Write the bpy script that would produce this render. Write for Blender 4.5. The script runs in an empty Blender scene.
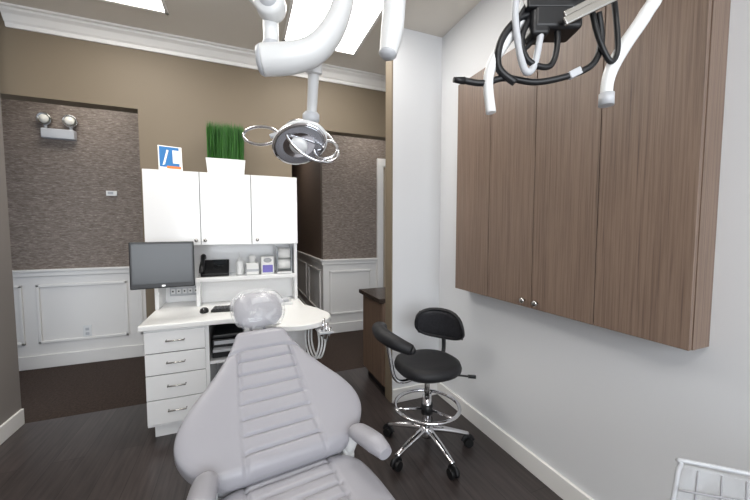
import bpy, bmesh, math, random
from mathutils import Vector, Matrix
random.seed(4)
sc=bpy.context.scene
# ------------------------------------------------------------------ materials
def lin(c):
    return tuple(((v/255)/12.92 if v/255<=0.04045 else ((v/255+0.055)/1.055)**2.4) for v in c)+(1,)
def mat(name,rgb,rough=.5,metal=0,noise=0,nscale=8,emit=0,trans=0,alpha=1,bump=0,bscale=60,coat=0,ior=1.45):
    m=bpy.data.materials.new(name);m.use_nodes=True;nt=m.node_tree;b=nt.nodes['Principled BSDF']
    b.inputs['Base Color'].default_value=lin(rgb);b.inputs['Roughness'].default_value=rough;b.inputs['Metallic'].default_value=metal
    b.inputs['Coat Weight'].default_value=coat;b.inputs['Transmission Weight'].default_value=trans;b.inputs['IOR'].default_value=ior
    b.inputs['Alpha'].default_value=alpha
    tc=nt.nodes.new('ShaderNodeTexCoord')
    if noise:
        n=nt.nodes.new('ShaderNodeTexNoise');n.inputs['Scale'].default_value=nscale;n.inputs['Detail'].default_value=4
        r=nt.nodes.new('ShaderNodeValToRGB')
        c=lin(rgb);r.color_ramp.elements[0].position=.3;r.color_ramp.elements[1].position=.7
        r.color_ramp.elements[0].color=tuple(x*(1-noise) for x in c[:3])+(1,);r.color_ramp.elements[1].color=tuple(min(1,x*(1+noise)) for x in c[:3])+(1,)
        nt.links.new(tc.outputs['Object'],n.inputs['Vector']);nt.links.new(n.outputs['Fac'],r.inputs['Fac']);nt.links.new(r.outputs['Color'],b.inputs['Base Color'])
    if bump:
        n=nt.nodes.new('ShaderNodeTexNoise');n.inputs['Scale'].default_value=bscale
        bp=nt.nodes.new('ShaderNodeBump');bp.inputs['Strength'].default_value=bump;bp.inputs['Distance'].default_value=.01
        nt.links.new(tc.outputs['Object'],n.inputs['Vector']);nt.links.new(n.outputs['Fac'],bp.inputs['Height']);nt.links.new(bp.outputs['Normal'],b.inputs['Normal'])
    if emit:
        b.inputs['Emission Color'].default_value=(1,.97,.92,1);b.inputs['Emission Strength'].default_value=emit
    return m
def grain(name,stops,scale,rough=.45,detail=6,bump=.05,nscale=3):
    m=bpy.data.materials.new(name);m.use_nodes=True;nt=m.node_tree;b=nt.nodes['Principled BSDF'];b.inputs['Roughness'].default_value=rough
    tc=nt.nodes.new('ShaderNodeTexCoord');mp=nt.nodes.new('ShaderNodeMapping');mp.inputs['Scale'].default_value=scale
    n=nt.nodes.new('ShaderNodeTexNoise');n.inputs['Scale'].default_value=nscale;n.inputs['Detail'].default_value=detail;n.inputs['Roughness'].default_value=.65
    r=nt.nodes.new('ShaderNodeValToRGB')
    while len(r.color_ramp.elements)<len(stops): r.color_ramp.elements.new(.5)
    for e,(p,c) in zip(r.color_ramp.elements,stops): e.position=p;e.color=lin(c)
    nt.links.new(tc.outputs['Object'],mp.inputs['Vector']);nt.links.new(mp.outputs['Vector'],n.inputs['Vector']);nt.links.new(n.outputs['Fac'],r.inputs['Fac']);nt.links.new(r.outputs['Color'],b.inputs['Base Color'])
    bp=nt.nodes.new('ShaderNodeBump');bp.inputs['Strength'].default_value=bump;bp.inputs['Distance'].default_value=.004
    nt.links.new(n.outputs['Fac'],bp.inputs['Height']);nt.links.new(bp.outputs['Normal'],b.inputs['Normal'])
    return m
def plank():
    m=bpy.data.materials.new('dark_plank_vinyl');m.use_nodes=True;nt=m.node_tree;b=nt.nodes['Principled BSDF']
    tc=nt.nodes.new('ShaderNodeTexCoord');mp=nt.nodes.new('ShaderNodeMapping');mp.inputs['Rotation'].default_value=(0,0,math.radians(90))
    br=nt.nodes.new('ShaderNodeTexBrick');br.inputs['Scale'].default_value=1;br.inputs['Brick Width'].default_value=1.2;br.inputs['Row Height'].default_value=.15
    br.inputs['Mortar Size'].default_value=.0015;br.inputs['Color1'].default_value=lin((68,61,60));br.inputs['Color2'].default_value=lin((54,48,47));br.inputs['Mortar'].default_value=lin((24,20,19))
    nt.links.new(tc.outputs['Object'],mp.inputs['Vector']);nt.links.new(mp.outputs['Vector'],br.inputs['Vector'])
    m2=nt.nodes.new('ShaderNodeMapping');m2.inputs['Scale'].default_value=(38,2.5,1);n=nt.nodes.new('ShaderNodeTexNoise');n.inputs['Scale'].default_value=1.4;n.inputs['Detail'].default_value=5
    nt.links.new(tc.outputs['Object'],m2.inputs['Vector']);nt.links.new(m2.outputs['Vector'],n.inputs['Vector'])
    r=nt.nodes.new('ShaderNodeValToRGB');r.color_ramp.elements[0].position=.3;r.color_ramp.elements[0].color=(.55,.55,.55,1);r.color_ramp.elements[1].position=.75;r.color_ramp.elements[1].color=(1.35,1.32,1.3,1)
    nt.links.new(n.outputs['Fac'],r.inputs['Fac'])
    mx=nt.nodes.new('ShaderNodeMix');mx.data_type='RGBA';mx.blend_type='MULTIPLY';mx.inputs[0].default_value=1
    nt.links.new(br.outputs['Color'],mx.inputs[6]);nt.links.new(r.outputs['Color'],mx.inputs[7]);nt.links.new(mx.outputs[2],b.inputs['Base Color'])
    b.inputs['Roughness'].default_value=.28
    return m
def clearfilm(name,fac,rough=.12,col=(.93,.94,.96,1),bump=.6,bs=30):
    """thin plastic film: mostly transparent with a glossy/diffuse sheen"""
    m=bpy.data.materials.new(name);m.use_nodes=True;nt=m.node_tree;b=nt.nodes['Principled BSDF'];out=nt.nodes['Material Output']
    b.inputs['Base Color'].default_value=col;b.inputs['Roughness'].default_value=rough;b.inputs['Coat Weight'].default_value=.5
    tr=nt.nodes.new('ShaderNodeBsdfTransparent');mx=nt.nodes.new('ShaderNodeMixShader')
    tc=nt.nodes.new('ShaderNodeTexCoord');n=nt.nodes.new('ShaderNodeTexNoise');n.inputs['Scale'].default_value=bs;n.inputs['Detail'].default_value=1;n.inputs['Distortion'].default_value=1.0
    bp=nt.nodes.new('ShaderNodeBump');bp.inputs['Strength'].default_value=bump;bp.inputs['Distance'].default_value=.012
    nt.links.new(tc.outputs['Object'],n.inputs['Vector']);nt.links.new(n.outputs['Fac'],bp.inputs['Height']);nt.links.new(bp.outputs['Normal'],b.inputs['Normal'])
    r=nt.nodes.new('ShaderNodeMapRange');r.inputs[1].default_value=.35;r.inputs[2].default_value=.7;r.inputs[3].default_value=fac*.6;r.inputs[4].default_value=min(1,fac*1.5)
    nt.links.new(n.outputs['Fac'],r.inputs[0]);nt.links.new(r.outputs[0],mx.inputs[0])
    nt.links.new(tr.outputs[0],mx.inputs[1]);nt.links.new(b.outputs[0],mx.inputs[2]);nt.links.new(mx.outputs[0],out.inputs[0])
    return m
M={}
M['wall']=mat('wall_paint_pale_grey',(216,217,219),.5,bump=.04,bscale=200)
M['taupe']=mat('wall_paint_taupe',(119,107,90),.6,bump=.04,bscale=200)
M['leftw']=mat('wall_paint_grey',(134,128,124),.6)
M['ceil']=mat('ceiling_paint',(212,206,197),.7)
M['trim']=mat('trim_paint_white',(230,228,225),.4)
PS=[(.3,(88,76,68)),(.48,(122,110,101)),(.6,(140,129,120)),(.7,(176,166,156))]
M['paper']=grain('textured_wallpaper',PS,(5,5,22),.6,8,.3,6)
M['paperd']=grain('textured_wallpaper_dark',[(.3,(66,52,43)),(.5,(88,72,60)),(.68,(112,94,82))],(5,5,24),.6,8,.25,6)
M['floor']=plank()
M['carpet']=mat('carpet_brown',(62,50,44),.95,noise=.35,nscale=60,bump=.4,bscale=300)
M['wood']=grain('taupe_wood_laminate',[(.28,(84,68,58)),(.45,(112,93,80)),(.6,(128,108,94)),(.75,(98,81,70))],(60,60,.8),.42,7,.05,3)
M['wooddk']=grain('dark_wood_laminate',[(.3,(82,65,54)),(.6,(112,92,78))],(38,38,.9),.45,7,.05,3)
M['white']=mat('white_laminate',(236,236,236),.22,coat=.3)
M['whitec']=mat('white_counter',(238,238,236),.3)
M['whitep']=mat('white_plastic',(224,225,225),.3)
M['greyp']=mat('light_grey_plastic',(186,188,192),.35)
M['chrome']=mat('chrome',(225,225,228),.08,1)
M['mirror']=mat('reflector_metal',(175,177,181),.15,1)
M['steel']=mat('brushed_nickel',(190,188,184),.25,1)
M['black']=mat('black_plastic',(22,22,24),.4)
M['mesh']=mat('black_upholstery',(26,26,29),.5,bump=.3,bscale=250)
M['rubber']=mat('rubber_black',(15,15,16),.5)
M['screen']=mat('monitor_screen',(46,49,52),.2)
M['bezel']=mat('monitor_bezel',(30,31,33),.35)
M['vinyl']=mat('light_grey_vinyl',(152,151,157),.34,bump=.05,bscale=400)
M['shell']=mat('chair_shell_grey',(150,150,154),.4)
M['film']=clearfilm('clear_film',.24,.07,(.88,.89,.92,1),.35,16)
M['acrylic']=clearfilm('clear_acrylic_panel',.16,.06,(.7,.73,.77,1),.1,8)
M['stone']=mat('dark_countertop',(52,44,40),.25,noise=.3,nscale=60)
M['emit']=mat('light_diffuser',(255,255,255),.5,emit=10.5)
M['beige']=mat('door_beige',(196,180,158),.5)
M['grass']=grain('artificial_grass',[(.3,(24,66,20)),(.6,(52,112,34)),(.8,(96,150,58))],(60,60,4),.6,4,.05,2)
M['blue']=mat('card_blue',(40,110,170),.4);M['orange']=mat('card_orange',(214,120,60),.4);M['paperw']=mat('paper_white',(236,236,234),.6)
M['glow']=mat('lamp_frost',(235,232,222),.3)
M['violet']=mat('box_violet',(120,112,190),.5)
M['glass']=mat('clear_acrylic',(235,240,245),.08,trans=.6,ior=1.2)
def weave():
    m=bpy.data.materials.new('black_mesh_weave');m.use_nodes=True;nt=m.node_tree;b=nt.nodes['Principled BSDF'];b.inputs['Roughness'].default_value=.5
    tc=nt.nodes.new('ShaderNodeTexCoord');v=nt.nodes.new('ShaderNodeTexVoronoi');v.inputs['Scale'].default_value=240
    r=nt.nodes.new('ShaderNodeValToRGB');r.color_ramp.elements[0].position=.2;r.color_ramp.elements[0].color=lin((70,70,77));r.color_ramp.elements[1].position=.5;r.color_ramp.elements[1].color=lin((26,26,28))
    nt.links.new(tc.outputs['Object'],v.inputs['Vector']);nt.links.new(v.outputs['Distance'],r.inputs['Fac']);nt.links.new(r.outputs['Color'],b.inputs['Base Color']);return m
M['weave']=weave()
# ------------------------------------------------------------------ builder
class G:
    def __init__(s,name,loc=(0,0,0),rot=0,local=False):
        e=bpy.data.objects.new(name,None);e.empty_display_size=.1;bpy.context.collection.objects.link(e)
        e.location=loc;e.rotation_euler=(0,0,math.radians(rot));s.e=e;s.off=Vector((0,0,0)) if local else Vector(loc)
def link(ob,g,m,smooth=False):
    bpy.context.collection.objects.link(ob)
    if m: ob.data.materials.append(m)
    if smooth:
        for p in ob.data.polygons: p.use_smooth=True
    if g: ob.parent=g.e
    return ob
def tomesh(name,verts,faces,g,m,smooth=False):
    off=g.off if g else Vector((0,0,0))
    me=bpy.data.meshes.new(name);me.from_pydata([tuple(Vector(v)-off) for v in verts],[],faces);me.update()
    bm=bmesh.new();bm.from_mesh(me);bmesh.ops.recalc_face_normals(bm,faces=bm.faces);bm.to_mesh(me);bm.free()
    return link(bpy.data.objects.new(name,me),g,m,smooth)
def bev(ob,w,seg=3):
    b=ob.modifiers.new('b','BEVEL');b.width=w;b.segments=seg;b.limit_method='ANGLE'
    for p in ob.data.polygons:p.use_smooth=True
    n=ob.modifiers.new('wn','WEIGHTED_NORMAL') ;n.keep_sharp=False
    return ob
def box(name,a,b,m,g=None,bv=0):
    x0,y0,z0=a;x1,y1,z1=b
    v=[(x0,y0,z0),(x1,y0,z0),(x1,y1,z0),(x0,y1,z0),(x0,y0,z1),(x1,y0,z1),(x1,y1,z1),(x0,y1,z1)]
    f=[(0,3,2,1),(4,5,6,7),(0,1,5,4),(1,2,6,5),(2,3,7,6),(3,0,4,7)]
    o=tomesh(name,v,f,g,m)
    if bv: bev(o,bv)
    return o
def obox(name,c,size,R,m,g,bv=0):
    hx,hy,hz=[s/2 for s in size];c=Vector(c)
    v=[c+R@Vector((sx*hx,sy*hy,sz*hz)) for sz in(-1,1) for sx,sy in((-1,-1),(1,-1),(1,1),(-1,1))]
    f=[(0,3,2,1),(4,5,6,7),(0,1,5,4),(1,2,6,5),(2,3,7,6),(3,0,4,7)]
    o=tomesh(name,v,f,g,m)
    if bv: bev(o,bv)
    return o
def smoothpts(pts,n=8,closed=False):
    P=[Vector(p) for p in pts];out=[];N=len(P)
    rng=range(N if closed else N-1)
    for i in rng:
        if closed: p0,p1,p2,p3=P[(i-1)%N],P[i],P[(i+1)%N],P[(i+2)%N]
        else: p0,p1,p2,p3=P[max(i-1,0)],P[i],P[i+1],P[min(i+2,N-1)]
        for k in range(n):
            t=k/n;out.append(.5*((2*p1)+(p2-p0)*t+(2*p0-5*p1+4*p2-p3)*t*t+(3*p1-p0-3*p2+p3)*t**3))
    if not closed: out.append(P[-1])
    return out
def tube(name,pts,r,m,g=None,seg=14,sm=8,closed=False,flat=1.0):
    P=smoothpts(pts,sm,closed) if sm>1 else [Vector(p) for p in pts]
    if isinstance(r,(list,tuple)):
        R=[]
        n=len(r)-1
        for i in range(len(P)):
            t=i/(len(P)-1)*n;k=min(int(t),n-1);R.append(r[k]*(1-(t-k))+r[k+1]*(t-k))
    else: R=[r]*len(P)
    V=[];N=len(P);nrm=None
    for i,p in enumerate(P):
        if closed: t=(P[(i+1)%N]-P[i-1])
        else: t=(P[min(i+1,N-1)]-P[max(i-1,0)])
        t.normalize()
        if nrm is None:
            up=Vector((0,0,1)) if abs(t.z)<.9 else Vector((1,0,0));nrm=t.cross(up).normalized()
        else:
            nrm=(nrm-t*nrm.dot(t)).normalized()
        bn=t.cross(nrm)
        for k in range(seg):
            a=2*math.pi*k/seg;V.append(p+nrm*math.cos(a)*R[i]+bn*math.sin(a)*R[i]*flat)
    F=[]
    for i in range(N if closed else N-1):
        j=(i+1)%N
        for k in range(seg):
            l=(k+1)%seg;F.append((i*seg+k,i*seg+l,j*seg+l,j*seg+k))
    if not closed:
        F.append(tuple(range(seg)));F.append(tuple((N-1)*seg+k for k in range(seg)))
    o=tomesh(name,V,F,g,m,True)
    for p in o.data.polygons:
        if len(p.vertices)>4:p.use_smooth=False
    return o
def cyl(name,a,b,r,m,g=None,seg=28,r2=None,bv=0):
    o=tube(name,[a,b],[r,r if r2 is None else r2],m,g,seg,1)
    if bv:
        b_=o.modifiers.new('b','BEVEL');b_.width=bv;b_.segments=3;b_.limit_method='ANGLE'
    return o
def lathe(name,c,prof,m,g,axis=(0,0,1),seg=36,sx=1,sy=1):
    ax=Vector(axis).normalized();q=Vector((0,0,1)).rotation_difference(ax);c=Vector(c);V=[];F=[]
    for r,z in prof:
        for k in range(seg):
            a=2*math.pi*k/seg;V.append(c+q@Vector((r*math.cos(a)*sx,r*math.sin(a)*sy,z)))
    for i in range(len(prof)-1):
        for k in range(seg):
            l=(k+1)%seg;F.append((i*seg+k,i*seg+l,(i+1)*seg+l,(i+1)*seg+k))
    F.append(tuple(range(seg)));F.append(tuple((len(prof)-1)*seg+k for k in range(seg)))
    return tomesh(name,V,F,g,m,True)
def sgnp(v,p): return math.copysign(abs(v)**p,v)
def catmull(tab,v):
    n=len(tab)
    for i in range(n-1):
        a,x=tab[i];b,y=tab[i+1]
        if v<=b or i==n-2:
            t=max(0,min(1,(v-a)/(b-a)))
            m0=(tab[i+1][1]-tab[max(i-1,0)][1])/max(1e-6,(tab[i+1][0]-tab[max(i-1,0)][0]))*(b-a)
            m1=(tab[min(i+2,n-1)][1]-x)/max(1e-6,(tab[min(i+2,n-1)][0]-a))*(b-a)
            return (2*t**3-3*t*t+1)*x+(t**3-2*t*t+t)*m0+(-2*t**3+3*t*t)*y+(t**3-t*t)*m1
def cushion(name,path,wtab,th,m,g,groove=None,nv=110,nu=96,edge=.06,dish=0):
    V=[];F=[]
    for i in range(nv+1):
        v=i/nv
        v=.35*(.5-.5*math.cos(math.pi*v))+.65*v
        pos,n=path(v)
        w=max(.004,catmull(wtab,v))
        e=min(v,1-v)/edge
        k=1 if e>=1 else math.sqrt(max(0,1-(1-e)**2))
        k=max(k,.03)
        for j in range(nu):
            a=2*math.pi*j/nu
            cx=sgnp(math.cos(a),.55 if not groove else .8)*w*(.86+.14*k);cz=sgnp(math.sin(a),.7 if not groove else .55)*th/2*k
            if cz>0:
                if groove: cz-=groove(cx,v,w)*k
                cz+=dish*(cx/w)**2*k
            V.append(Vector(pos)+Vector((cx,0,0))+Vector(n)*cz)
    for i in range(nv):
        for j in range(nu):
            l=(j+1)%nu;F.append((i*nu+j,i*nu+l,(i+1)*nu+l,(i+1)*nu+j))
    F.append(tuple(range(nu)));F.append(tuple(nv*nu+k for k in range(nu)))
    return tomesh(name,V,F,g,m,True)
# ------------------------------------------------------------------ room shell
XR=1.48;XL=-1.45;YB=3.1;YF=4.15;HC=2.84;OP=2.28
box('floor',(-1.6,-2.1,-.1),(2.7,2.98,0),M['floor'])
box('floor_hall',(-2.7,2.98,-.1),(2.7,7.1,0),M['carpet'])
box('ceiling',(-2.7,-2.1,HC),(2.7,7.1,HC+.1),M['ceil'])
box('wall_right',(XR,-2.1,0),(XR+.12,3.1,HC),M['wall'])
box('wall_left',(XL-.12,-2.1,0),(XL,2.98,HC),M['leftw'])
box('wall_front',(-.72,YB,0),(.437,YB+.12,OP),M['taupe'])
box('wall_front_header',(-2.7,YB,OP),(2.7,YB+.12,HC),M['taupe'])
box('wall_partition',(1.062,2.27,0),(XR,2.38,HC),M['wall'])
box('trim_partition_end',(1.05,2.272,0),(1.062,2.38,HC),M['taupe'])
g=G('wall_far')
box('paper_left',(-2.7,YF,.95),(-.1,YF+.1,HC),M['paper'],g)
box('paper_right',(.96,YF,.95),(1.74,YF+.1,HC),M['paper'],g)
box('over_door',(1.74,YF,2.25),(2.7,YF+.1,HC),M['paper'],g)
box('dado_left',(-2.7,YF,0),(-.1,YF+.1,.95),M['trim'],g)
box('dado_right',(.96,YF,0),(1.74,YF+.1,.95),M['trim'],g)
g=G('wall_corridor')
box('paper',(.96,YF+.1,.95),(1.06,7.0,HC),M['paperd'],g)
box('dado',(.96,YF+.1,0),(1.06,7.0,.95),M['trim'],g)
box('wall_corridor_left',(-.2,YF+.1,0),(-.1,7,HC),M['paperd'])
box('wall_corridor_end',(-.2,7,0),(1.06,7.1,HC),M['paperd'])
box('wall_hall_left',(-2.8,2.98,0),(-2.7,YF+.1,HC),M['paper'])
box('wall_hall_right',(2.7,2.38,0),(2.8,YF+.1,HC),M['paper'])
g=G('wall_rear')
box('low',(XL,-2.1,0),(XR,-2.0,.8),M['wall'],g);box('top',(XL,-2.1,2.4),(XR,-2.0,HC),M['wall'],g)
box('l',(XL,-2.1,.8),(-1.2,-2.0,2.4),M['wall'],g);box('r',(1.3,-2.1,.8),(XR,-2.0,2.4),M['wall'],g)
g=G('window_1')
for x in (-1.2,.03,1.26): box('stile',(x,-2.08,.8),(x+.04,-2.02,2.4),M['trim'],g)
box('sill',(-1.2,-2.08,.8),(1.3,-1.95,.83),M['trim'],g);box('head',(-1.2,-2.08,2.36),(1.3,-2.02,2.4),M['trim'],g)
def rail(g,x0,x1,y):
    box('rail_a',(x0,y-.035,.945),(x1,y,.97),M['trim'],g,.006);box('rail_b',(x0,y-.018,.90),(x1,y,.945),M['trim'],g,.006)
    box('rail_base',(x0,y-.02,0),(x1,y,.13),M['trim'],g,.005)
def frame_x(g,x0,x1,z0,z1,y,w=.028,d=.016):
    for a,b in (((x0,y-d,z0),(x1,y,z0+w)),((x0,y-d,z1-w),(x1,y,z1)),((x0,y-d,z0),(x0+w,y,z1)),((x1-w,y-d,z0),(x1,y,z1))):
        box('mould',a,b,M['trim'],g,.006)
g=G('trim_wainscot_left');rail(g,-2.69,-.1,YF)
for x0,x1 in ((-2.6,-1.95),(-1.85,-1.12),(-1.02,-.2)): frame_x(g,x0,x1,.24,.82,YF)
g=G('trim_wainscot_right');rail(g,.94,1.70,YF);frame_x(g,1.04,1.62,.24,.82,YF)
g=G('trim_wainscot_corridor')
box('rail_a',(.925,YF+.0,.945),(.96,6.99,.97),M['trim'],g,.006);box('rail_b',(.942,YF+.0,.90),(.96,6.99,.945),M['trim'],g,.006)
box('base',(.94,YF+.0,0),(.96,6.99,.13),M['trim'],g,.005)
for y0,y1 in ((4.3,5.1),(5.3,6.4)):
    for a,b in (((.944,y0,.24),(.96,y1,.268)),((.944,y0,.79),(.96,y1,.82)),((.944,y0,.24),(.96,y0+.028,.82)),((.944,y1-.028,.24),(.96,y1,.82))): box('mould',a,b,M['trim'],g,.006)
g=G('door_1')
box('jamb',(1.70,YF-.03,0),(1.79,YF+.12,2.2),M['trim'],g,.006);box('head',(1.70,YF-.03,2.2),(2.69,YF+.12,2.3),M['trim'],g,.006)
box('leaf',(1.79,YF+.03,0),(2.69,YF+.08,2.2),M['beige'],g)
box('panel',(1.89,YF+.015,1.1),(2.55,YF+.03,2.05),M['beige'],g,.006);box('panel',(1.89,YF+.015,.2),(2.55,YF+.03,.95),M['beige'],g,.006)
def bb(name,a,b): 
    box(name,a,b,M['trim'],None,.004)
bb('baseboard_right',(XR-.018,-2,0),(XR,2.27,.11));bb('baseboard_left',(XL,-2,0),(XL+.018,2.98,.11))
bb('baseboard_partition',(1.062,2.252,0),(XR-.018,2.27,.11))
box('trim_left_end',(XL-.12,2.98,0),(XL,2.99,HC),M['leftw'])
def crown(name,x0,x1,y):
    prof=[(0,-.115),(-.012,-.115),(-.018,-.09),(-.03,-.08),(-.052,-.045),(-.075,-.03),(-.08,-.018),(-.095,-.013),(-.095,0),(0,0)]
    V=[(x,y+p[0],HC+p[1]) for x in (x0,x1) for p in prof];n=len(prof)
    F=[(i,(i+1)%n,n+(i+1)%n,n+i) for i in range(n)]+[tuple(range(n)),tuple(range(n,2*n))]
    tomesh(name,V,F,None,M['trim'])
crown('trim_crown',XL,XR,YB)
def troffer(name,x0,x1,y0,y1):
    g=G(name,((x0+x1)/2,(y0+y1)/2,HC))
    z=HC-.012
    for a,b in (((x0,y0,z),(x1,y0+.02,HC)),((x0,y1-.02,z),(x1,y1,HC)),((x0,y0,z),(x0+.02,y1,HC)),((x1-.02,y0,z),(x1,y1,HC))): box('frame',a,b,M['trim'],g)
    box('diffuser',(x0+.02,y0+.02,HC-.006),(x1-.02,y1-.02,HC-.001),M['emit'],g)
troffer('ceiling_light_panel',.33,.93,1.55,2.76)
troffer('ceiling_light_panel.001',-1.03,-.43,1.52,2.73)
troffer('ceiling_light_panel.002',-.4,.2,-1.2,0)
troffer('added_hall_light',-1.6,-1.0,3.4,3.9)  # added lamp, hidden above the header, lights the left part of the hall
troffer('added_hall_light.001',1.2,1.8,3.4,3.9)  # second added hall lamp, out of view, for the right opening
troffer('added_corridor_light',.15,.75,4.9,5.5)  # unseen lamp added to brighten the corridor walls
# ------------------------------------------------------------------ wall cabinet (wood)
g=G('wall_cabinet',(1.48,1.24,.95))
x0=1.36;y0,y1=.60,1.89;z0,z1=.95,2.31
box('carcass',(x0+.02,y0,z0),(XR-.001,y1,z1),M['wood'],g)
dw=(y1-y0)/4
box('reveal',(x0+.014,y0+.01,z0+.004),(x0+.0205,y1-.01,z1-.004),M['black'],g)
for i in range(4):
    a=y0+i*dw;box('door_%d'%(i+1),(x0,a+.002,z0),(x0+.018,a+dw-.002,z1),M['wood'],g,.0015)
for y in (y0+2*dw-.04,y0+2*dw+.04):
    lathe('knob',(x0,y,z0+.035),[(.006,0),(.006,.012),(.014,.016),(.015,.022),(.010,.028),(.001,.029)],M['steel'],g,(-1,0,0))
# ------------------------------------------------------------------ side counter behind partition
g=G('side_counter_cabinet',(1.2,2.6,0))
box('carcass',(1.04,2.385,.08),(XR-.002,2.85,.765),M['wooddk'],g);box('kick',(1.07,2.42,0),(XR-.002,2.82,.08),M['black'],g)
box('top',(1.0,2.385,.765),(XR-.002,2.88,.80),M['stone'],g,.004)
box('door_front',(1.03,2.39,.09),(1.04,2.845,.755),M['wooddk'],g,.002)
# ------------------------------------------------------------------ white cabinetry
YC=YB-.002
g=G('upper_storage_cabinet',(-.1,2.93,1.24))
ux0,ux1,uy,uz0,uz1=-.637,.431,2.77,1.237,1.776
box('carcass',(ux0,uy+.02,uz0),(ux1,YC,uz1),M['white'],g,.002)
w=(ux1-ux0)/3
box('reveal',(ux0+.01,uy+.014,uz0+.004),(ux1-.01,uy+.0205,uz1-.004),M['bezel'],g)
for i in range(3): box('door_%d'%(i+1),(ux0+i*w+.002,uy,uz0),(ux0+(i+1)*w-.002,uy+.018,uz1),M['white'],g,.003)
for x in (ux0+w-.03,ux0+w+.03,ux0+2*w+.04):
    lathe('knob',(x,uy,uz0+.035),[(.005,0),(.005,.012),(.012,.016),(.013,.022),(.008,.027),(.001,.028)],M['steel'],g,(0,-1,0))
g=G('desk_hutch',(-.1,2.95,.763))
box('side_left',(-.60,2.82,.763),(-.575,YC,1.236),M['white'],g,.002);box('side_right',(.405,2.82,.763),(.43,YC,1.236),M['white'],g,.002)
box('back',(-.575,3.07,.763),(.405,YC,1.236),M['white'],g)
box('shelf',(-.33,2.80,.955),(.405,3.07,.985),M['white'],g,.002)
box('riser',(-.33,2.82,.763),(-.305,3.07,.955),M['white'],g,.002)
box('panel_lower',(-.305,2.95,.763),(.405,2.97,.955),M['white'],g)
g=G('desk_cabinet',(-.1,2.7,0))
top=[(-.60,3.095),(-.60,2.365),(-.10,2.365),(.02,2.33),(.12,2.22),(.22,2.12)]
for k in range(13):
    a=-math.pi*.72+k/12*math.pi*.86
    top.append((.33+.235*math.cos(a),2.26+.235*math.sin(a)))
top+=[(.52,2.45),(.45,2.60),(.437,3.095)]
def extr(name,poly,z0,z1,m,g,bv=0):
    n=len(poly);V=[(x,y,z0) for x,y in poly]+[(x,y,z1) for x,y in poly]
    F=[tuple(range(n)),tuple(range(n,2*n))]+[(i,(i+1)%n,n+(i+1)%n,n+i) for i in range(n)]
    o=tomesh(name,V,F,g,m)
    if bv: bev(o,bv)
    return o
extr('countertop',top,.728,.762,M['whitec'],g,.006)
box('carcass_left',(-.575,2.40,.10),(-.235,3.08,.728),M['white'],g)
box('kick',(-.55,2.46,0),(.40,3.08,.10),M['white'],g)
zs=[.715,.575,.435,.275,.115]
box('drawer_reveal',(-.57,2.394,.12),(-.24,2.401,.712),M['bezel'],g)
for i in range(4):
    box('drawer_%d'%(i+1),(-.573,2.382,zs[i+1]+.004),(-.237,2.40,zs[i]-.002),M['white'],g,.003)
    zc=(zs[i]+zs[i+1])/2+.01
    tube('handle_%d'%(i+1),[(-.455,2.384,zc),(-.455,2.36,zc),(-.355,2.36,zc),(-.355,2.384,zc)],.005,M['steel'],g,10,1)
box('side',(-.235,2.40,.10),(-.215,3.08,.728),M['white'],g)
box('bay_bottom',(-.215,2.42,.10),(.0,3.08,.12),M['white'],g);box('bay_shelf',(-.215,2.42,.45),(.0,3.08,.47),M['white'],g)
box('bay_back',(-.215,3.05,.1),(.42,3.08,.728),M['white'],g)
box('carcass_right',(0,2.40,.10),(.42,3.05,.728),M['white'],g)
box('door_right',(.005,2.382,.115),(.415,2.40,.715),M['white'],g,.003)
g=G('printer',(-.11,2.6,.471))
box('body',(-.205,2.46,.471),(-.01,2.9,.60),M['black'],g,.008);box('tray',(-.195,2.40,.53),(-.02,2.47,.545),M['greyp'],g,.003)
box('lid',(-.2,2.47,.60),(-.015,2.88,.63),M['bezel'],g,.01);box('slot',(-.19,2.455,.565),(-.03,2.462,.59),M['greyp'],g)
# monitor on an arm fixed to the hutch back
g=G('computer_monitor',(-.46,2.42,1.13))
R=Matrix.Rotation(math.radians(6),3,'Z')@Matrix.Rotation(math.radians(-3),3,'X')
c=Vector((-.462,2.42,1.13))
obox('housing',c,(.345,.03,.29),R,M['bezel'],g,.006)
obox('screen',c+R@Vector((0,-.0155,.008)),(.318,.003,.244),R,M['screen'],g)
obox('rear_shell',c+R@Vector((0,.03,0)),(.23,.04,.19),R,M['black'],g,.012)
obox('badge',c+R@Vector((0,-.017,-.13)),(.018,.002,.010),R,M['steel'],g)
tube('arm',[(-.455,2.47,1.12),(-.45,2.62,1.12),(-.44,2.80,1.12),(-.44,3.05,1.12)],.018,M['black'],g)
obox('arm_plate',(-.44,3.06,1.12),(.09,.02,.12),Matrix.Identity(3),M['black'],g,.003)
g=G('computer_keyboard',(-.05,2.62,.763))
R=Matrix.Rotation(math.radians(-6),3,'Z');c=Vector((-.05,2.62,.772))
obox('deck',c,(.32,.12,.016),R,M['black'],g,.004)
for i in range(5):
    for j in range(14): obox('key',c+R@Vector((-.143+j*.022,.042-i*.021,.01)),(.018,.017,.008),R,M['bezel'],g)
g=G('computer_mouse',(-.26,2.62,.7625))
lathe('body',(-.26,2.62,.7625),[(.03,0),(.031,.01),(.026,.022),(.015,.03),(.001,.032)],M['black'],g,seg=24,sx=.95,sy=1.6)
tube('wheel',[(-.262,2.585,.79),(-.258,2.585,.79)],.006,M['greyp'],g,10,1)
g=G('power_outlet_strip',(-.4,3.06,.85))
box('plate',(-.545,3.055,.815),(-.335,3.069,.89),M['greyp'],g,.004)
for k in range(5): 
    box('socket',(-.537+k*.041,3.051,.832),(-.509+k*.041,3.056,.872),M['whitep'],g,.002)
    box('slot',(-.528+k*.041,3.0495,.847),(-.518+k*.041,3.0512,.859),M['black'],g)
g=G('desk_telephone',(-.2,2.9,.986))
R=Matrix.Rotation(math.radians(38),3,'X')
obox('base',(-.20,2.92,1.045),(.20,.17,.03),R,M['black'],g,.006)
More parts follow.
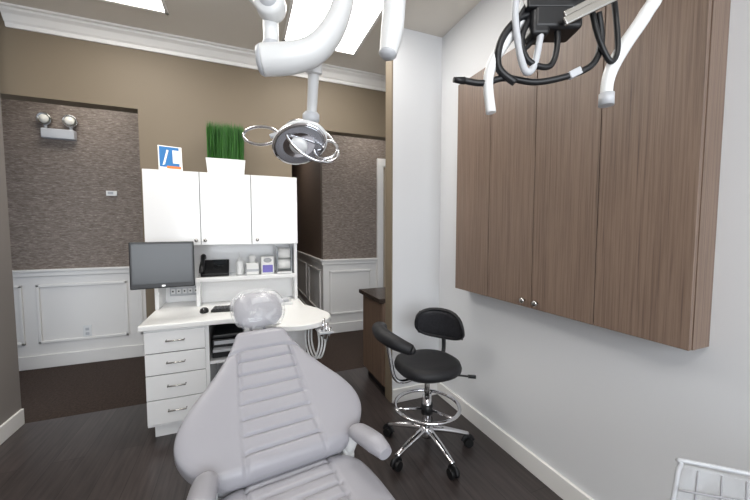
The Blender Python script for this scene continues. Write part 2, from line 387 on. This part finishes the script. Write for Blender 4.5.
obox('screen',(-.17,2.945,1.087),(.09,.05,.004),R,M['screen'],g)
for i in range(3):
    for j in range(3): obox('key',Vector((-.205+j*.022,2.89-i*.012+.02,1.043-i*.012+.018)),(.014,.012,.004),R,M['bezel'],g)
tube('handset',[(-.29,2.835,1.02),(-.29,2.86,1.06),(-.29,2.93,1.105),(-.29,2.99,1.135),(-.29,3.01,1.12)],[.02,.02,.014,.02,.02],M['black'],g)
box('foot',(-.28,2.90,.986),(-.12,3.0,1.02),M['black'],g,.003)
g=G('cotton_roll_dispenser',(.33,2.9,.986))
box('base',(.27,2.83,.986),(.39,2.97,1.0),M['whitep'],g,.004)
for z in (1.04,1.13):
    cyl('drum',(.28,2.9,z+.02),(.38,2.9,z+.02),.042,M['paperw'],g);cyl('label',(.279,2.9,z+.02),(.381,2.9,z+.02),.026,M['violet'],g)
box('case_l',(.268,2.85,1.0),(.276,2.95,1.21),M['glass'],g,.002);box('case_r',(.384,2.85,1.0),(.392,2.95,1.21),M['glass'],g,.002)
g=G('glove_box',(.19,2.9,.986))
box('box',(.145,2.85,.986),(.245,2.94,1.13),M['paperw'],g,.003);box('label',(.155,2.848,1.0),(.235,2.85,1.06),M['violet'],g)
lathe('opening',(.195,2.852,1.10),[(.001,0),(.02,.0),(.02,.004),(.001,.004)],M['greyp'],g,(0,-1,0),sx=1.6)
g=G('tissue_box',(.07,2.9,.986))
box('box',(.03,2.86,.986),(.125,2.95,1.08),M['paperw'],g,.003);box('band',(.03,2.858,1.01),(.125,2.86,1.03),M['greyp'],g)
lathe('tissue',(.078,2.905,1.08),[(.025,0),(.02,.02),(.03,.05),(.012,.06),(.001,.058)],M['paperw'],g,seg=14,sx=1,sy=.4)
g=G('sanitizer_bottle',(-.02,2.9,.986))
lathe('bottle',(-.02,2.9,.986),[(.028,0),(.03,.01),(.03,.1),(.02,.12),(.01,.125),(.01,.14)],M['whitep'],g)
cyl('pump',(-.02,2.9,1.12),(-.02,2.9,1.16),.005,M['whitep'],g);box('spout',(-.025,2.86,1.16),(-.015,2.91,1.17),M['whitep'],g,.002)
g=G('instrument_tray',(.3,2.5,.763))
box('tray',(.13,2.62,.763),(.36,2.82,.775),M['whitep'],g,.004)
box('rim_front',(.13,2.62,.775),(.36,2.628,.785),M['whitep'],g,.002);box('rim_back',(.13,2.812,.775),(.36,2.82,.785),M['whitep'],g,.002)
cyl('cup',(.2,2.75,.775),(.2,2.75,.85),.028,M['paperw'],g,r2=.034)
box('pack',(.26,2.68,.775),(.34,2.78,.80),M['greyp'],g,.003)
# planter with grass
g=G('potted_grass',(-.1,2.92,1.777))
def frus(name,c,b,t,h,m,g,bv=0):
    x,y,z=c;V=[(x-b[0],y-b[1],z),(x+b[0],y-b[1],z),(x+b[0],y+b[1],z),(x-b[0],y+b[1],z),(x-t[0],y-t[1],z+h),(x+t[0],y-t[1],z+h),(x+t[0],y+t[1],z+h),(x-t[0],y+t[1],z+h)]
    o=tomesh(name,V,[(0,3,2,1),(4,5,6,7),(0,1,5,4),(1,2,6,5),(2,3,7,6),(3,0,4,7)],g,m)
    if bv:bev(o,bv)
frus('pot',(-.1,2.92,1.777),(.130,.06),(.142,.07),.125,M['whitep'],g,.004)
V=[];F=[]
for i in range(1700):
    x=random.uniform(-.13,.13);y=random.uniform(-.06,.06);h=random.uniform(.23,.305);a=random.uniform(0,math.pi);w_=.0022
    dx,dy=math.cos(a)*w_,math.sin(a)*w_;lx,ly=random.gauss(0,.008),random.gauss(0,.008)
    b=len(V);X=-.1+x;Y=2.92+y;Z=1.90
    V+=[(X-dx,Y-dy,Z),(X+dx,Y+dy,Z),(X+lx*.5+dx,Y+ly*.5+dy,Z+h*.6),(X+lx*.5-dx,Y+ly*.5-dy,Z+h*.6),(X+lx,Y+ly,Z+h)]
    F+=[(b,b+1,b+2,b+3),(b+3,b+2,b+4)]
off=g.off;me=bpy.data.meshes.new('blades');me.from_pydata([tuple(Vector(v)-off) for v in V],[],F);me.update()
link(bpy.data.objects.new('blades',me),g,M['grass'])
g=G('display_card',(-.47,2.85,1.777))
R=Matrix.Rotation(math.radians(14),3,'Z')@Matrix.Rotation(math.radians(-12),3,'X')
c=Vector((-.475,2.86,1.875))
obox('card',c,(.15,.012,.185),R,M['paperw'],g)
obox('panel_blue',c+R@Vector((-.006,-.0065,.008)),(.125,.002,.155),R,M['blue'],g)
obox('panel_white',c+R@Vector((.035,-.0085,.012)),(.04,.002,.10),R,M['paperw'],g)
obox('band_orange',c+R@Vector((.02,-.0085,-.070)),(.09,.003,.018),R,M['orange'],g)
obox('figure',c+R@Vector((-.03,-.009,.0)),(.012,.003,.12),Matrix.Rotation(.25,3,'Y')@R,M['paperw'],g)
obox('easel',c+Vector((0,.045,-.01)),(.04,.005,.17),Matrix.Rotation(math.radians(14),3,'X'),M['paperw'],g)
# ------------------------------------------------------------------ wall devices
g=G('emergency_light',(-1.62,4.12,2.3))
box('battery_box',(-1.72,4.08,2.215),(-1.47,4.149,2.305),M['greyp'],g,.01)
for x in (-1.69,-1.50):
    lathe('lamp',(x,4.1,2.39),[(.01,-.05),(.04,-.045),(.055,0),(.058,.015),(.052,.02),(.045,.012),(.001,.01)],M['steel'],g,(0.1 if x>-1.6 else -.1,-1,-.15))
    lathe('lens',(x,4.085,2.388),[(.001,.0),(.040,0),(.033,.012),(.001,.016)],M['glow'],g,(0.1 if x>-1.6 else -.1,-1,-.15))
    cyl('stem',(x,4.11,2.30),(x,4.11,2.36),.012,M['greyp'],g)
g=G('wall_thermostat',(-1.215,4.14,1.72));box('plate',(-1.26,4.135,1.695),(-1.17,4.15,1.745),M['paperw'],g,.003);box('display',(-1.245,4.133,1.71),(-1.2,4.136,1.735),M['greyp'],g)
g=G('wall_outlet',(-1.47,4.14,.33));box('plate',(-1.505,4.14,.27),(-1.435,4.15,.385),M['whitep'],g,.003)
for z in (.30,.345): box('socket',(-1.485,4.138,z-.012),(-1.455,4.141,z+.015),M['greyp'],g,.002)
# ------------------------------------------------------------------ stool
cx,cy=1.03,1.70
g=G('operator_stool',(cx,cy,0))
lathe('hub',(cx,cy,.085),[(.03,0),(.045,.005),(.045,.05),(.03,.07)],M['chrome'],g)
cyl('column_outer',(cx,cy,.13),(cx,cy,.34),.027,M['chrome'],g);cyl('column_inner',(cx,cy,.32),(cx,cy,.49),.016,M['steel'],g)
cyl('collar',(cx,cy,.23),(cx,cy,.29),.036,M['black'],g)
for k in range(5):
    a=math.radians(200+72*k);d=Vector((math.cos(a),math.sin(a),0));p=Vector((cx,cy,0))
    tube('leg_%d'%k,[p+d*.03+Vector((0,0,.13)),p+d*.12+Vector((0,0,.115)),p+d*.265+Vector((0,0,.078))],[.023,.021,.014],M['chrome'],g,12,6,flat=.8)
    e=p+d*.265;cyl('stem_%d'%k,e+Vector((0,0,.04)),e+Vector((0,0,.085)),.009,M['black'],g,12)
    s=Vector((-d.y,d.x,0));
    for q in (-1,1): cyl('wheel_%d'%k,e+s*q*.006+Vector((0,0,.028)),e+s*q*.026+Vector((0,0,.028)),.028,M['rubber'],g,24,bv=.003)
    tube('hood_%d'%k,[e+Vector((0,0,.03))-d*.029,e+Vector((0,0,.057))-d*.012,e+Vector((0,0,.057))+d*.012,e+Vector((0,0,.03))+d*.029],.008,M['black'],g,10,5,flat=2.4)
ring=[(cx+.195*math.cos(2*math.pi*k/40),cy+.195*math.sin(2*math.pi*k/40),.275) for k in range(40)]
tube('foot_ring',ring,.011,M['chrome'],g,12,1,True)
for k in range(3):
    a=math.radians(50+120*k);tube('ring_spoke_%d'%k,[(cx+.03*math.cos(a),cy+.03*math.sin(a),.26),(cx+.195*math.cos(a),cy+.195*math.sin(a),.275)],.007,M['chrome'],g,10,1)
V=[];F=[];ns=48;ZS=.07;prof=[(.001,.425),(.15,.425),(.185,.43),(.198,.445),(.20,.462),(.19,.478),(.165,.487),(.10,.484),(.04,.48),(.001,.479)]
for r,z in prof:
    for k in range(ns):
        a=2*math.pi*k/ns;ca,sa=sgnp(math.cos(a),.82),sgnp(math.sin(a),.82)
        V.append((cx+r*ca*.97,cy+r*sa*.95,z+ZS+.012*(r/.2)**2*(1 if z>.47 else 0)))
for i in range(len(prof)-1):
    for k in range(ns):
        l=(k+1)%ns;F.append((i*ns+k,i*ns+l,(i+1)*ns+l,(i+1)*ns+k))
tomesh('seat',V,F,g,M['mesh'],True)
box('mechanism',(cx-.07,cy-.09,.462),(cx+.07,cy+.09,.496),M['black'],g,.01)
tube('lever',[(cx+.06,cy-.02,.475),(cx+.2,cy-.09,.465),(cx+.24,cy-.11,.46)],.006,M['black'],g,10,4)
cyl('lever_knob',(cx+.225,cy-.102,.462),(cx+.265,cy-.122,.46),.011,M['black'],g,14)
d=Vector((.80,.60,0)).normalized();s=Vector((-d.y,d.x,0));c0=Vector((cx,cy,0))
def padpt(u,v,rad,ang,z0,z1,r):
    hw=1-.10*(abs(v)**2);a=u*ang*hw;z=(z0+z1)/2+v*(z1-z0)/2*(1-.18*u*u)
    return c0-d*.01+(d*math.cos(a)+s*math.sin(a))*(r-.02*v)+Vector((0,0,z))
def backpad(name,rad,ang,z0,z1,th,m):
    V=[];F=[];nu=28;nv=12
    for side in (0,1):
        for j in range(nv+1):
            for i in range(nu+1):
                u=-1+2*i/nu;v=-1+2*j/nv
                k=(max(0,1-abs(u)**4)*max(0,1-abs(v)**4))**.5
                V.append(padpt(u,v,rad,ang,z0,z1,rad+(th/2*k if side else -th/2*k)))
    n1=(nu+1)*(nv+1)
    for sd in (0,1):
        for j in range(nv):
            for i in range(nu):
                a=sd*n1+j*(nu+1)+i;F.append((a,a+1,a+nu+2,a+nu+1))
    o=tomesh(name,V,F,g,m,True);bm=bmesh.new();bm.from_mesh(o.data);bmesh.ops.remove_doubles(bm,verts=bm.verts,dist=.0005);bmesh.ops.recalc_face_normals(bm,faces=bm.faces);bm.to_mesh(o.data);bm.free()
backpad('backrest',.25,.68,.63,.825,.03,M['weave'])
fr=[]
for k in range(36):
    t=2*math.pi*k/36;fr.append(padpt(sgnp(math.cos(t),.5),sgnp(math.sin(t),.5),.25,.68,.63,.825,.25))
tube('backrest_frame',fr,.012,M['mesh'],g,10,2,True)
B=lambda r,z,o=0: tuple(c0+d*r+s*o+Vector((0,0,z)))
tube('back_support',[B(.05,.475),B(.18,.47),B(.285,.52),B(.29,.62),B(.265,.72)],.013,M['black'],g,12,6,flat=1.6)
tube('torso_arm',[(.82,1.90,.733),(.76,1.824,.75),(.737,1.71,.75),(.77,1.605,.73),(.837,1.55,.70)],[.03,.041,.043,.04,.03],M['mesh'],g,18,8)
for q,(a,b) in enumerate((((.82,1.90,.733),(.845,1.912,.73)),((.837,1.55,.70),(.857,1.54,.69)))): cyl('arm_cap_%d'%q,a,b,.03,M['mesh'],g,18,r2=.012)
tube('torso_arm_post',[(cx-.05,cy-.01,.475),(.85,1.67,.47),(.80,1.68,.50),(.78,1.69,.60),(.76,1.70,.71)],.012,M['chrome'],g,12,6)
# ------------------------------------------------------------------ dental chair (local frame, +y toward headrest)
g=G('dental_chair',(.13,1.10,0),7.5,True)
L=.60
def pback(v):
    a0=math.radians(26);a1=math.radians(44)
    y=0;z=.54;n=20
    for i in range(n):
        t=(i+.5)/n*v;a=a0+(a1-a0)*t;y+=math.cos(a)*L*v/n;z+=math.sin(a)*L*v/n
    a=a0+(a1-a0)*v
    return (0,y,z),(0,-math.sin(a),math.cos(a))
def seamd(x,c,w): 
    q=(x-c)/w;return math.exp(-q*q)
def gback(x,v,w):
    h=0;cw=.10+.035*(1-v)
    h+=.010*seamd(abs(x),cw,.006) if v<.80 else 0
    if abs(x)<cw and v<.80:
        for k in range(7):
            h+=.010*seamd(v,.12+k*.102,.010)
    h+=.009*seamd(v,.82-.3*max(0,abs(x)-.08),.011) if abs(x)<w*.95 else 0
    return h
wt=[(0,.215),(.05,.25),(.13,.30),(.24,.332),(.36,.328),(.48,.292),(.62,.226),(.78,.158),(.90,.120),(1,.10)]
cushion('backrest',pback,wt,.10,M['vinyl'],g,gback,240,200,.07,.012)
def pshell(v):
    p,n=pback(v);return tuple(Vector(p)-Vector(n)*.05),n
cushion('back_shell',pshell,[(a,b*.93) for a,b in wt],.05,M['shell'],g,None,60,60,.08)
def pseat(v):
    y=.035-.62*v;return (0,y,.49-.01*math.sin(v*3.14)),(0,0,1)
def gseat(x,v,w):
    h=.009*seamd(abs(x),.14,.006)
    if abs(x)<.14:
        for k in range(10): h+=.009*seamd(v,.08+k*.085,.010)
    return h
cushion('seat',pseat,[(0,.17),(.06,.22),(.15,.255),(.4,.27),(.8,.26),(1,.24)],.09,M['vinyl'],g,gseat,200,180,.08,.010)
def pleg(v):
    y=-.60-.58*v;return (0,y,.48-.12*v),(0,-.2,.98)
cushion('legrest',pleg,[(0,.23),(.1,.24),(.6,.20),(.9,.19),(1,.15)],.075,M['vinyl'],g,None,60,60,.1)
box('underframe',(-.17,-.9,.36),(.17,.05,.44),M['shell'],g,.02)
box('lift_column',(-.12,-.5,.08),(.12,-.15,.38),M['whitep'],g,.03)
box('floor_base',(-.22,-.85,0),(.22,.15,.08),M['whitep'],g,.03)
hp,hn=pback(1.0)
for q in (-.03,.03): tube('headrest_bar',[(q,hp[1]-.05,hp[2]-.06),(q,hp[1]+.06,hp[2]+.01),(q,hp[1]+.12,hp[2]+.04)],.008,M['chrome'],g,10,4)
def pell(name,c,ax,m,t=55,pw=.8,seg=40,rings=24,rough=0):
    R=Matrix.Rotation(math.radians(t),3,'X');V=[];F=[]
    for i in range(rings+1):
        ph=-math.pi/2+math.pi*i/rings
        for k in range(seg):
            a=2*math.pi*k/seg
            f_=1+rough*(math.sin(a*7+ph*5)+.6*math.sin(a*13-ph*9))*math.cos(ph)
            p=Vector((sgnp(math.cos(a),pw)*math.cos(ph)*ax[0]*f_,sgnp(math.sin(a),pw)*math.cos(ph)*ax[1]*f_,math.sin(ph)*ax[2]*f_))
            V.append(Vector(c)+R@p)
    for i in range(rings):
        for k in range(seg):
            l=(k+1)%seg;F.append((i*seg+k,i*seg+l,(i+1)*seg+l,(i+1)*seg+k))
    o=tomesh(name,V,F,g,m,True);bm=bmesh.new();bm.from_mesh(o.data);bmesh.ops.remove_doubles(bm,verts=bm.verts,dist=.0005);bmesh.ops.recalc_face_normals(bm,faces=bm.faces);bm.to_mesh(o.data);bm.free();return o
hc=(.012,hp[1]+.085,hp[2]+.085)
pell('headrest',hc,(.112,.092,.045),M['vinyl'],50)
pell('headrest_cover',(hc[0],hc[1]-.004,hc[2]+.004),(.126,.106,.056),M['film'],50,.8,80,40,.008)
for q in (-1,1):
    tube('armrest_pad',[(q*.235,-.0,.60),(q*.25,-.03,.61),(q*.268,-.12,.615),(q*.275,-.18,.61)],[.022,.036,.038,.024],M['vinyl'],g,18,8,flat=.8)
    tube('armrest_bracket',[(q*.19,.05,.47),(q*.235,.05,.49),(q*.245,.02,.55),(q*.245,.0,.60)],[.02,.024,.022,.018],M['whitep'],g,14,6)
    lathe('pivot',(q*.235,.05,.49),[(.03,-.02),(.034,-.012),(.034,.015),(.028,.022),(.001,.024)],M['whitep'],g,(q,0,0))
# ------------------------------------------------------------------ operatory light
g=G('dental_operatory_light',(.3,1.2,2.84))
lathe('ceiling_plate',(.36,1.157,2.80),[(.10,.0),(.12,.01),(.12,.04)],M['whitep'],g)
tube('ceiling_post',[(.36,1.157,2.82),(.36,1.157,2.3)],.035,M['whitep'],g,20,1)
tube('curved_arm',[(.36,1.157,2.32),(.355,1.157,2.20),(.338,1.158,2.11),(.30,1.168,2.03),(.245,1.185,1.972),(.17,1.21,1.945),(.085,1.24,1.937)],[.034,.036,.038,.044,.048,.052,.052],M['whitep'],g,24,8)
lathe('arm_end_cap',(.09,1.238,1.937),[(.05,0),(.052,.008),(.046,.02),(.02,.026),(.001,.027)],M['greyp'],g,(-.92,.35,-.05))
cyl('link_post',(.112,1.24,1.95),(.11,1.245,2.12),.026,M['whitep'],g,bv=.004)
cyl('link_collar',(.112,1.24,1.985),(.112,1.24,2.0),.031,M['greyp'],g,bv=.003)
lathe('knuckle',(.11,1.215,2.11),[(.001,-.03),(.045,-.028),(.05,-.015),(.05,.03),(.042,.042),(.001,.044)],M['whitep'],g,(-.3,-.92,0))
lathe('knuckle_cap',(.097,1.176,2.11),[(.03,-.002),(.03,.004),(.001,.006)],M['greyp'],g,(-.3,-.92,0))
tube('upper_arm',[(.11,1.26,2.12),(.05,1.30,2.2),(-.05,1.34,2.32),(-.15,1.38,2.45)],.03,M['whitep'],g,18,6)
cyl('drop_stem_collar',(.262,1.25,1.975),(.264,1.26,1.93),.03,M['whitep'],g,bv=.004)
tube('drop_stem',[(.262,1.25,1.96),(.268,1.30,1.90),(.275,1.36,1.84),(.275,1.38,1.80)],[.022,.02,.02,.02],M['whitep'],g,18,6)
lathe('swivel',(.275,1.38,1.79),[(.03,0),(.034,.01),(.034,.03),(.025,.04)],M['greyp'],g)
hd=Vector((.235,1.42,1.715));ax=Vector((-.30,-.62,-.72)).normalized()
lathe('head_shell',hd,[(.001,-.05),(.05,-.048),(.09,-.03),(.105,-.005),(.108,.01),(.098,.018)],M['whitep'],g,ax,40,1.18,.85)
lathe('rim',hd,[(.097,.012),(.104,.014),(.104,.022),(.095,.024)],M['chrome'],g,ax,40,1.18,.85)
lathe('reflector',hd,[(.001,.019),(.05,.021),(.09,.0245),(.0955,.025),(.0955,.027),(.09,.0265),(.05,.023),(.001,.021)],M['mirror'],g,ax,40,1.18,.85)
lathe('lamp_cover',hd,[(.02,.02),(.036,.022),(.036,.034),(.024,.042),(.001,.044)],M['whitep'],g,ax,24)
def loop(name,c,a,b,m,r,n=28,arc=(0,360)):
    pts=[];c=Vector(c)
    for k in range(n+1):
        t=math.radians(arc[0]+(arc[1]-arc[0])*k/n);pts.append(c+Vector(a)*math.cos(t)+Vector(b)*math.sin(t))
    return tube(name,pts,r,m,g,10,1)
loop('yoke',(.285,1.40,1.72),(.11,.0,-.03),(.0,.04,.085),M['chrome'],.006)
loop('handle_left',(.085,1.49,1.745),(-.065,.03,.012),(.02,-.01,.035),M['chrome'],.006)
loop('handle_right',(.335,1.38,1.685),(.04,-.02,-.01),(.02,.01,.04),M['chrome'],.006)
tube('handle_bar',[(.12,1.47,1.74),(.2,1.46,1.77),(.27,1.43,1.77),(.32,1.40,1.72)],.010,M['greyp'],g,12,6)
# second ceiling arm
g=G('ceiling_support_arm',(.45,.95,2.84))
lathe('ceiling_plate',(.46,.95,2.80),[(.07,.0),(.08,.01),(.08,.04)],M['whitep'],g)
tube('arm',[(.46,.95,2.82),(.455,.95,2.3),(.447,.947,2.06),(.438,.945,1.95),(.424,.944,1.88)],[.03,.03,.034,.034,.026],M['whitep'],g,20,8)
lathe('tip',(.424,.944,1.885),[(.027,0),(.027,.006),(.016,.016),(.001,.018)],M['greyp'],g,(-.2,0,-1))
# ------------------------------------------------------------------ delivery unit
g=G('dental_delivery_unit',(.8,.68,2.84))
lathe('ceiling_plate',(.83,.70,2.80),[(.10,.0),(.12,.01),(.12,.04)],M['whitep'],g)
tube('post',[(.83,.70,2.82),(.83,.70,2.05)],.03,M['whitep'],g,18,1)
R=Matrix.Rotation(math.radians(-22),3,'Z')
obox('bracket_block',(.80,.69,1.94),(.13,.08,.12),R,M['black'],g,.012)
obox('bracket_plate',(.79,.665,1.98),(.17,.03,.10),R,M['black'],g,.006)
obox('hinge',(.755,.70,1.90),(.05,.06,.07),R,M['black'],g,.01)
cyl('screw_a',(.775,.645,1.965),(.770,.632,1.965),.010,M['chrome'],g);cyl('screw_b',(.82,.63,1.955),(.815,.617,1.955),.008,M['chrome'],g)
R2=Matrix.Rotation(math.radians(-22),3,'Z')@Matrix.Rotation(math.radians(-26),3,'Y')
obox('steel_bar',(.86,.605,1.925),(.19,.012,.022),R2,M['steel'],g,.004);obox('steel_bar_b',(.87,.62,1.95),(.18,.012,.018),R2,M['steel'],g,.004)
tube('tip_arm_left',[(.638,.735,1.668),(.633,.743,1.744),(.640,.742,1.79),(.665,.736,1.84),(.717,.72,1.921),(.745,.714,2.02)],[.013,.013,.014,.015,.015,.015],M['whitep'],g,16,8)
tube('tip_arm_right',[(.930,.619,1.69),(.932,.62,1.744),(.945,.617,1.79),(.981,.609,1.853),(1.034,.593,1.935),(1.061,.587,2.003),(1.0,.62,2.12),(.84,.70,2.2)],[.015,.015,.017,.018,.018,.018,.018,.018],M['whitep'],g,16,8)
cyl('tip_right_ring',(.930,.619,1.688),(.930,.619,1.72),.0185,M['greyp'],g)
tube('cord_plug',[(.545,.778,1.758),(.575,.77,1.757)],[.007,.010],M['black'],g,12,1)
tube('cord_main',[(.575,.77,1.757),(.62,.75,1.75),(.68,.73,1.765),(.76,.70,1.755),(.84,.66,1.77),(.895,.635,1.80),(.915,.63,1.86),(.90,.63,1.93)],.0085,M['black'],g,12,8)
tube('hose_a',[(.70,.715,1.75),(.655,.73,1.79),(.66,.725,1.86),(.71,.71,1.92),(.77,.69,1.93)],.010,M['black'],g,12,8)
tube('hose_b',[(.74,.70,1.93),(.705,.70,1.86),(.72,.69,1.80),(.78,.675,1.79),(.80,.67,1.85),(.79,.67,1.93)],.008,M['black'],g,12,8)
tube('hose_c',[(.69,.70,2.02),(.685,.705,1.92),(.70,.70,1.82),(.715,.69,1.77),(.74,.685,1.80),(.76,.68,1.93)],.009,M['greyp'],g,12,8)
tube('hose_d',[(.87,.63,1.94),(.89,.62,1.86),(.925,.61,1.80),(.945,.605,1.83),(.94,.61,1.92),(.93,.62,2.02)],.007,M['black'],g,12,8)
tube('hose_e',[(.76,.68,2.0),(.72,.70,1.95),(.70,.71,1.90),(.72,.71,1.84),(.76,.70,1.88)],.006,M['black'],g,12,8)
obox('cord_connector',(.85,.655,1.775),(.035,.018,.02),R2,M['greyp'],g,.003)
# ------------------------------------------------------------------ hand-instrument hoses at the desk end
g=G('instrument_holder',(.50,2.05,.55))
tube('post',[(.42,2.25,.725),(.47,2.17,.70),(.50,2.1,.68)],.010,M['steel'],g,10,4)
for i in range(3):
    x=.445+.02*i
    tube('hose_%d'%i,[(x,2.09,.70-.03*i),(x+.005,2.08,.62),(x-.01,2.07,.56),(x-.03,2.08,.52),(x-.05,2.14,.53),(x-.06,2.2,.6),(x-.05,2.24,.70)],.006,M['whitep'],g,10,6)
    cyl('handpiece_%d'%i,(x,2.00,.69-.02*i),(x+.018,1.99,.80-.03*i),.008,M['chrome'],g,14)
obox('rack',(.475,2.04,.71),(.09,.12,.015),Matrix.Identity(3),M['greyp'],g,.004)
# ------------------------------------------------------------------ guest chair with clear back, lower right
g=G('guest_chair',(1.18,.31,0))
A=Vector((1.045,.465,0));Ld=Vector((.707,-.707,0));Nf=Vector((-.707,-.707,0));W_=.42
def P(x,y,z): return tuple(A+Ld*x+Nf*y+Vector((0,0,z)))
Rg=Matrix((Ld,-Nf,Vector((0,0,1)))).transposed()
extb=[P(-.045,.05,.50),P(W_+.045,.05,.50),P(W_,.0,.745),P(.0,.0,.745)]
V=[Vector(p) for p in extb]+[Vector(p)+Nf*.012 for p in extb]
o=tomesh('back',V,[(0,1,2,3),(4,5,6,7),(0,1,5,4),(1,2,6,5),(2,3,7,6),(3,0,4,7)],g,M['acrylic']);bev(o,.004)
tube('frame',[P(-.03,-.02,0),P(-.05,.045,.45),P(-.018,.02,.66),P(.0,.0,.74),P(.03,-.002,.752),P(W_-.03,-.002,.752),P(W_,.0,.74),P(W_+.018,.02,.66),P(W_+.05,.045,.45),P(W_+.03,-.02,0)],.0055,M['greyp'],g,10,6)
for i in range(9):
    x=.03+i*.045;tube('rib_%d'%i,[P((x-.21)*1.22+.21,.062,.50),P((x-.21)*1.1+.21,.042,.62),P(x,.014,.742)],.0022,M['shell'],g,8,5)
tube('crossbar',[P(-.012,.03,.69),P(W_/2,.022,.70),P(W_+.012,.03,.69)],.0028,M['shell'],g,8,5)
obox('seat',P(W_/2,.26,.45),(.42,.42,.03),Rg,M['acrylic'],g,.012)
for x in (.02,W_-.02): tube('leg',[P(x,.42,0),P(x,.42,.44),P(x,.05,.44)],.009,M['chrome'],g,10,1)
# ------------------------------------------------------------------ camera
cam=bpy.data.cameras.new('camera');co=bpy.data.objects.new('camera',cam);bpy.context.collection.objects.link(co)
cam.sensor_width=36;cam.lens=330/750*36;cam.clip_start=.02
co.location=(0,0,1.35);co.rotation_euler=(math.radians(90-3.5),0,math.radians(-22));sc.camera=co
# ------------------------------------------------------------------ light
w=bpy.data.worlds.new('w');sc.world=w;w.use_nodes=True;bg=w.node_tree.nodes['Background'];bg.inputs[0].default_value=(.75,.85,1,1);bg.inputs[1].default_value=1.0
def area(name,loc,rot,sx,sy,p,col):
    l=bpy.data.lights.new(name,'AREA');l.shape='RECTANGLE';l.size=sx;l.size_y=sy;l.energy=p;l.color=col
    o=bpy.data.objects.new(name,l);o.location=loc;o.rotation_euler=rot;bpy.context.collection.objects.link(o)
area('window_daylight',(.05,-1.97,1.6),(math.radians(90),0,0),2.4,1.5,78,(.92,.96,1))
sc.view_settings.view_transform='Standard'
sc.view_settings.exposure=0
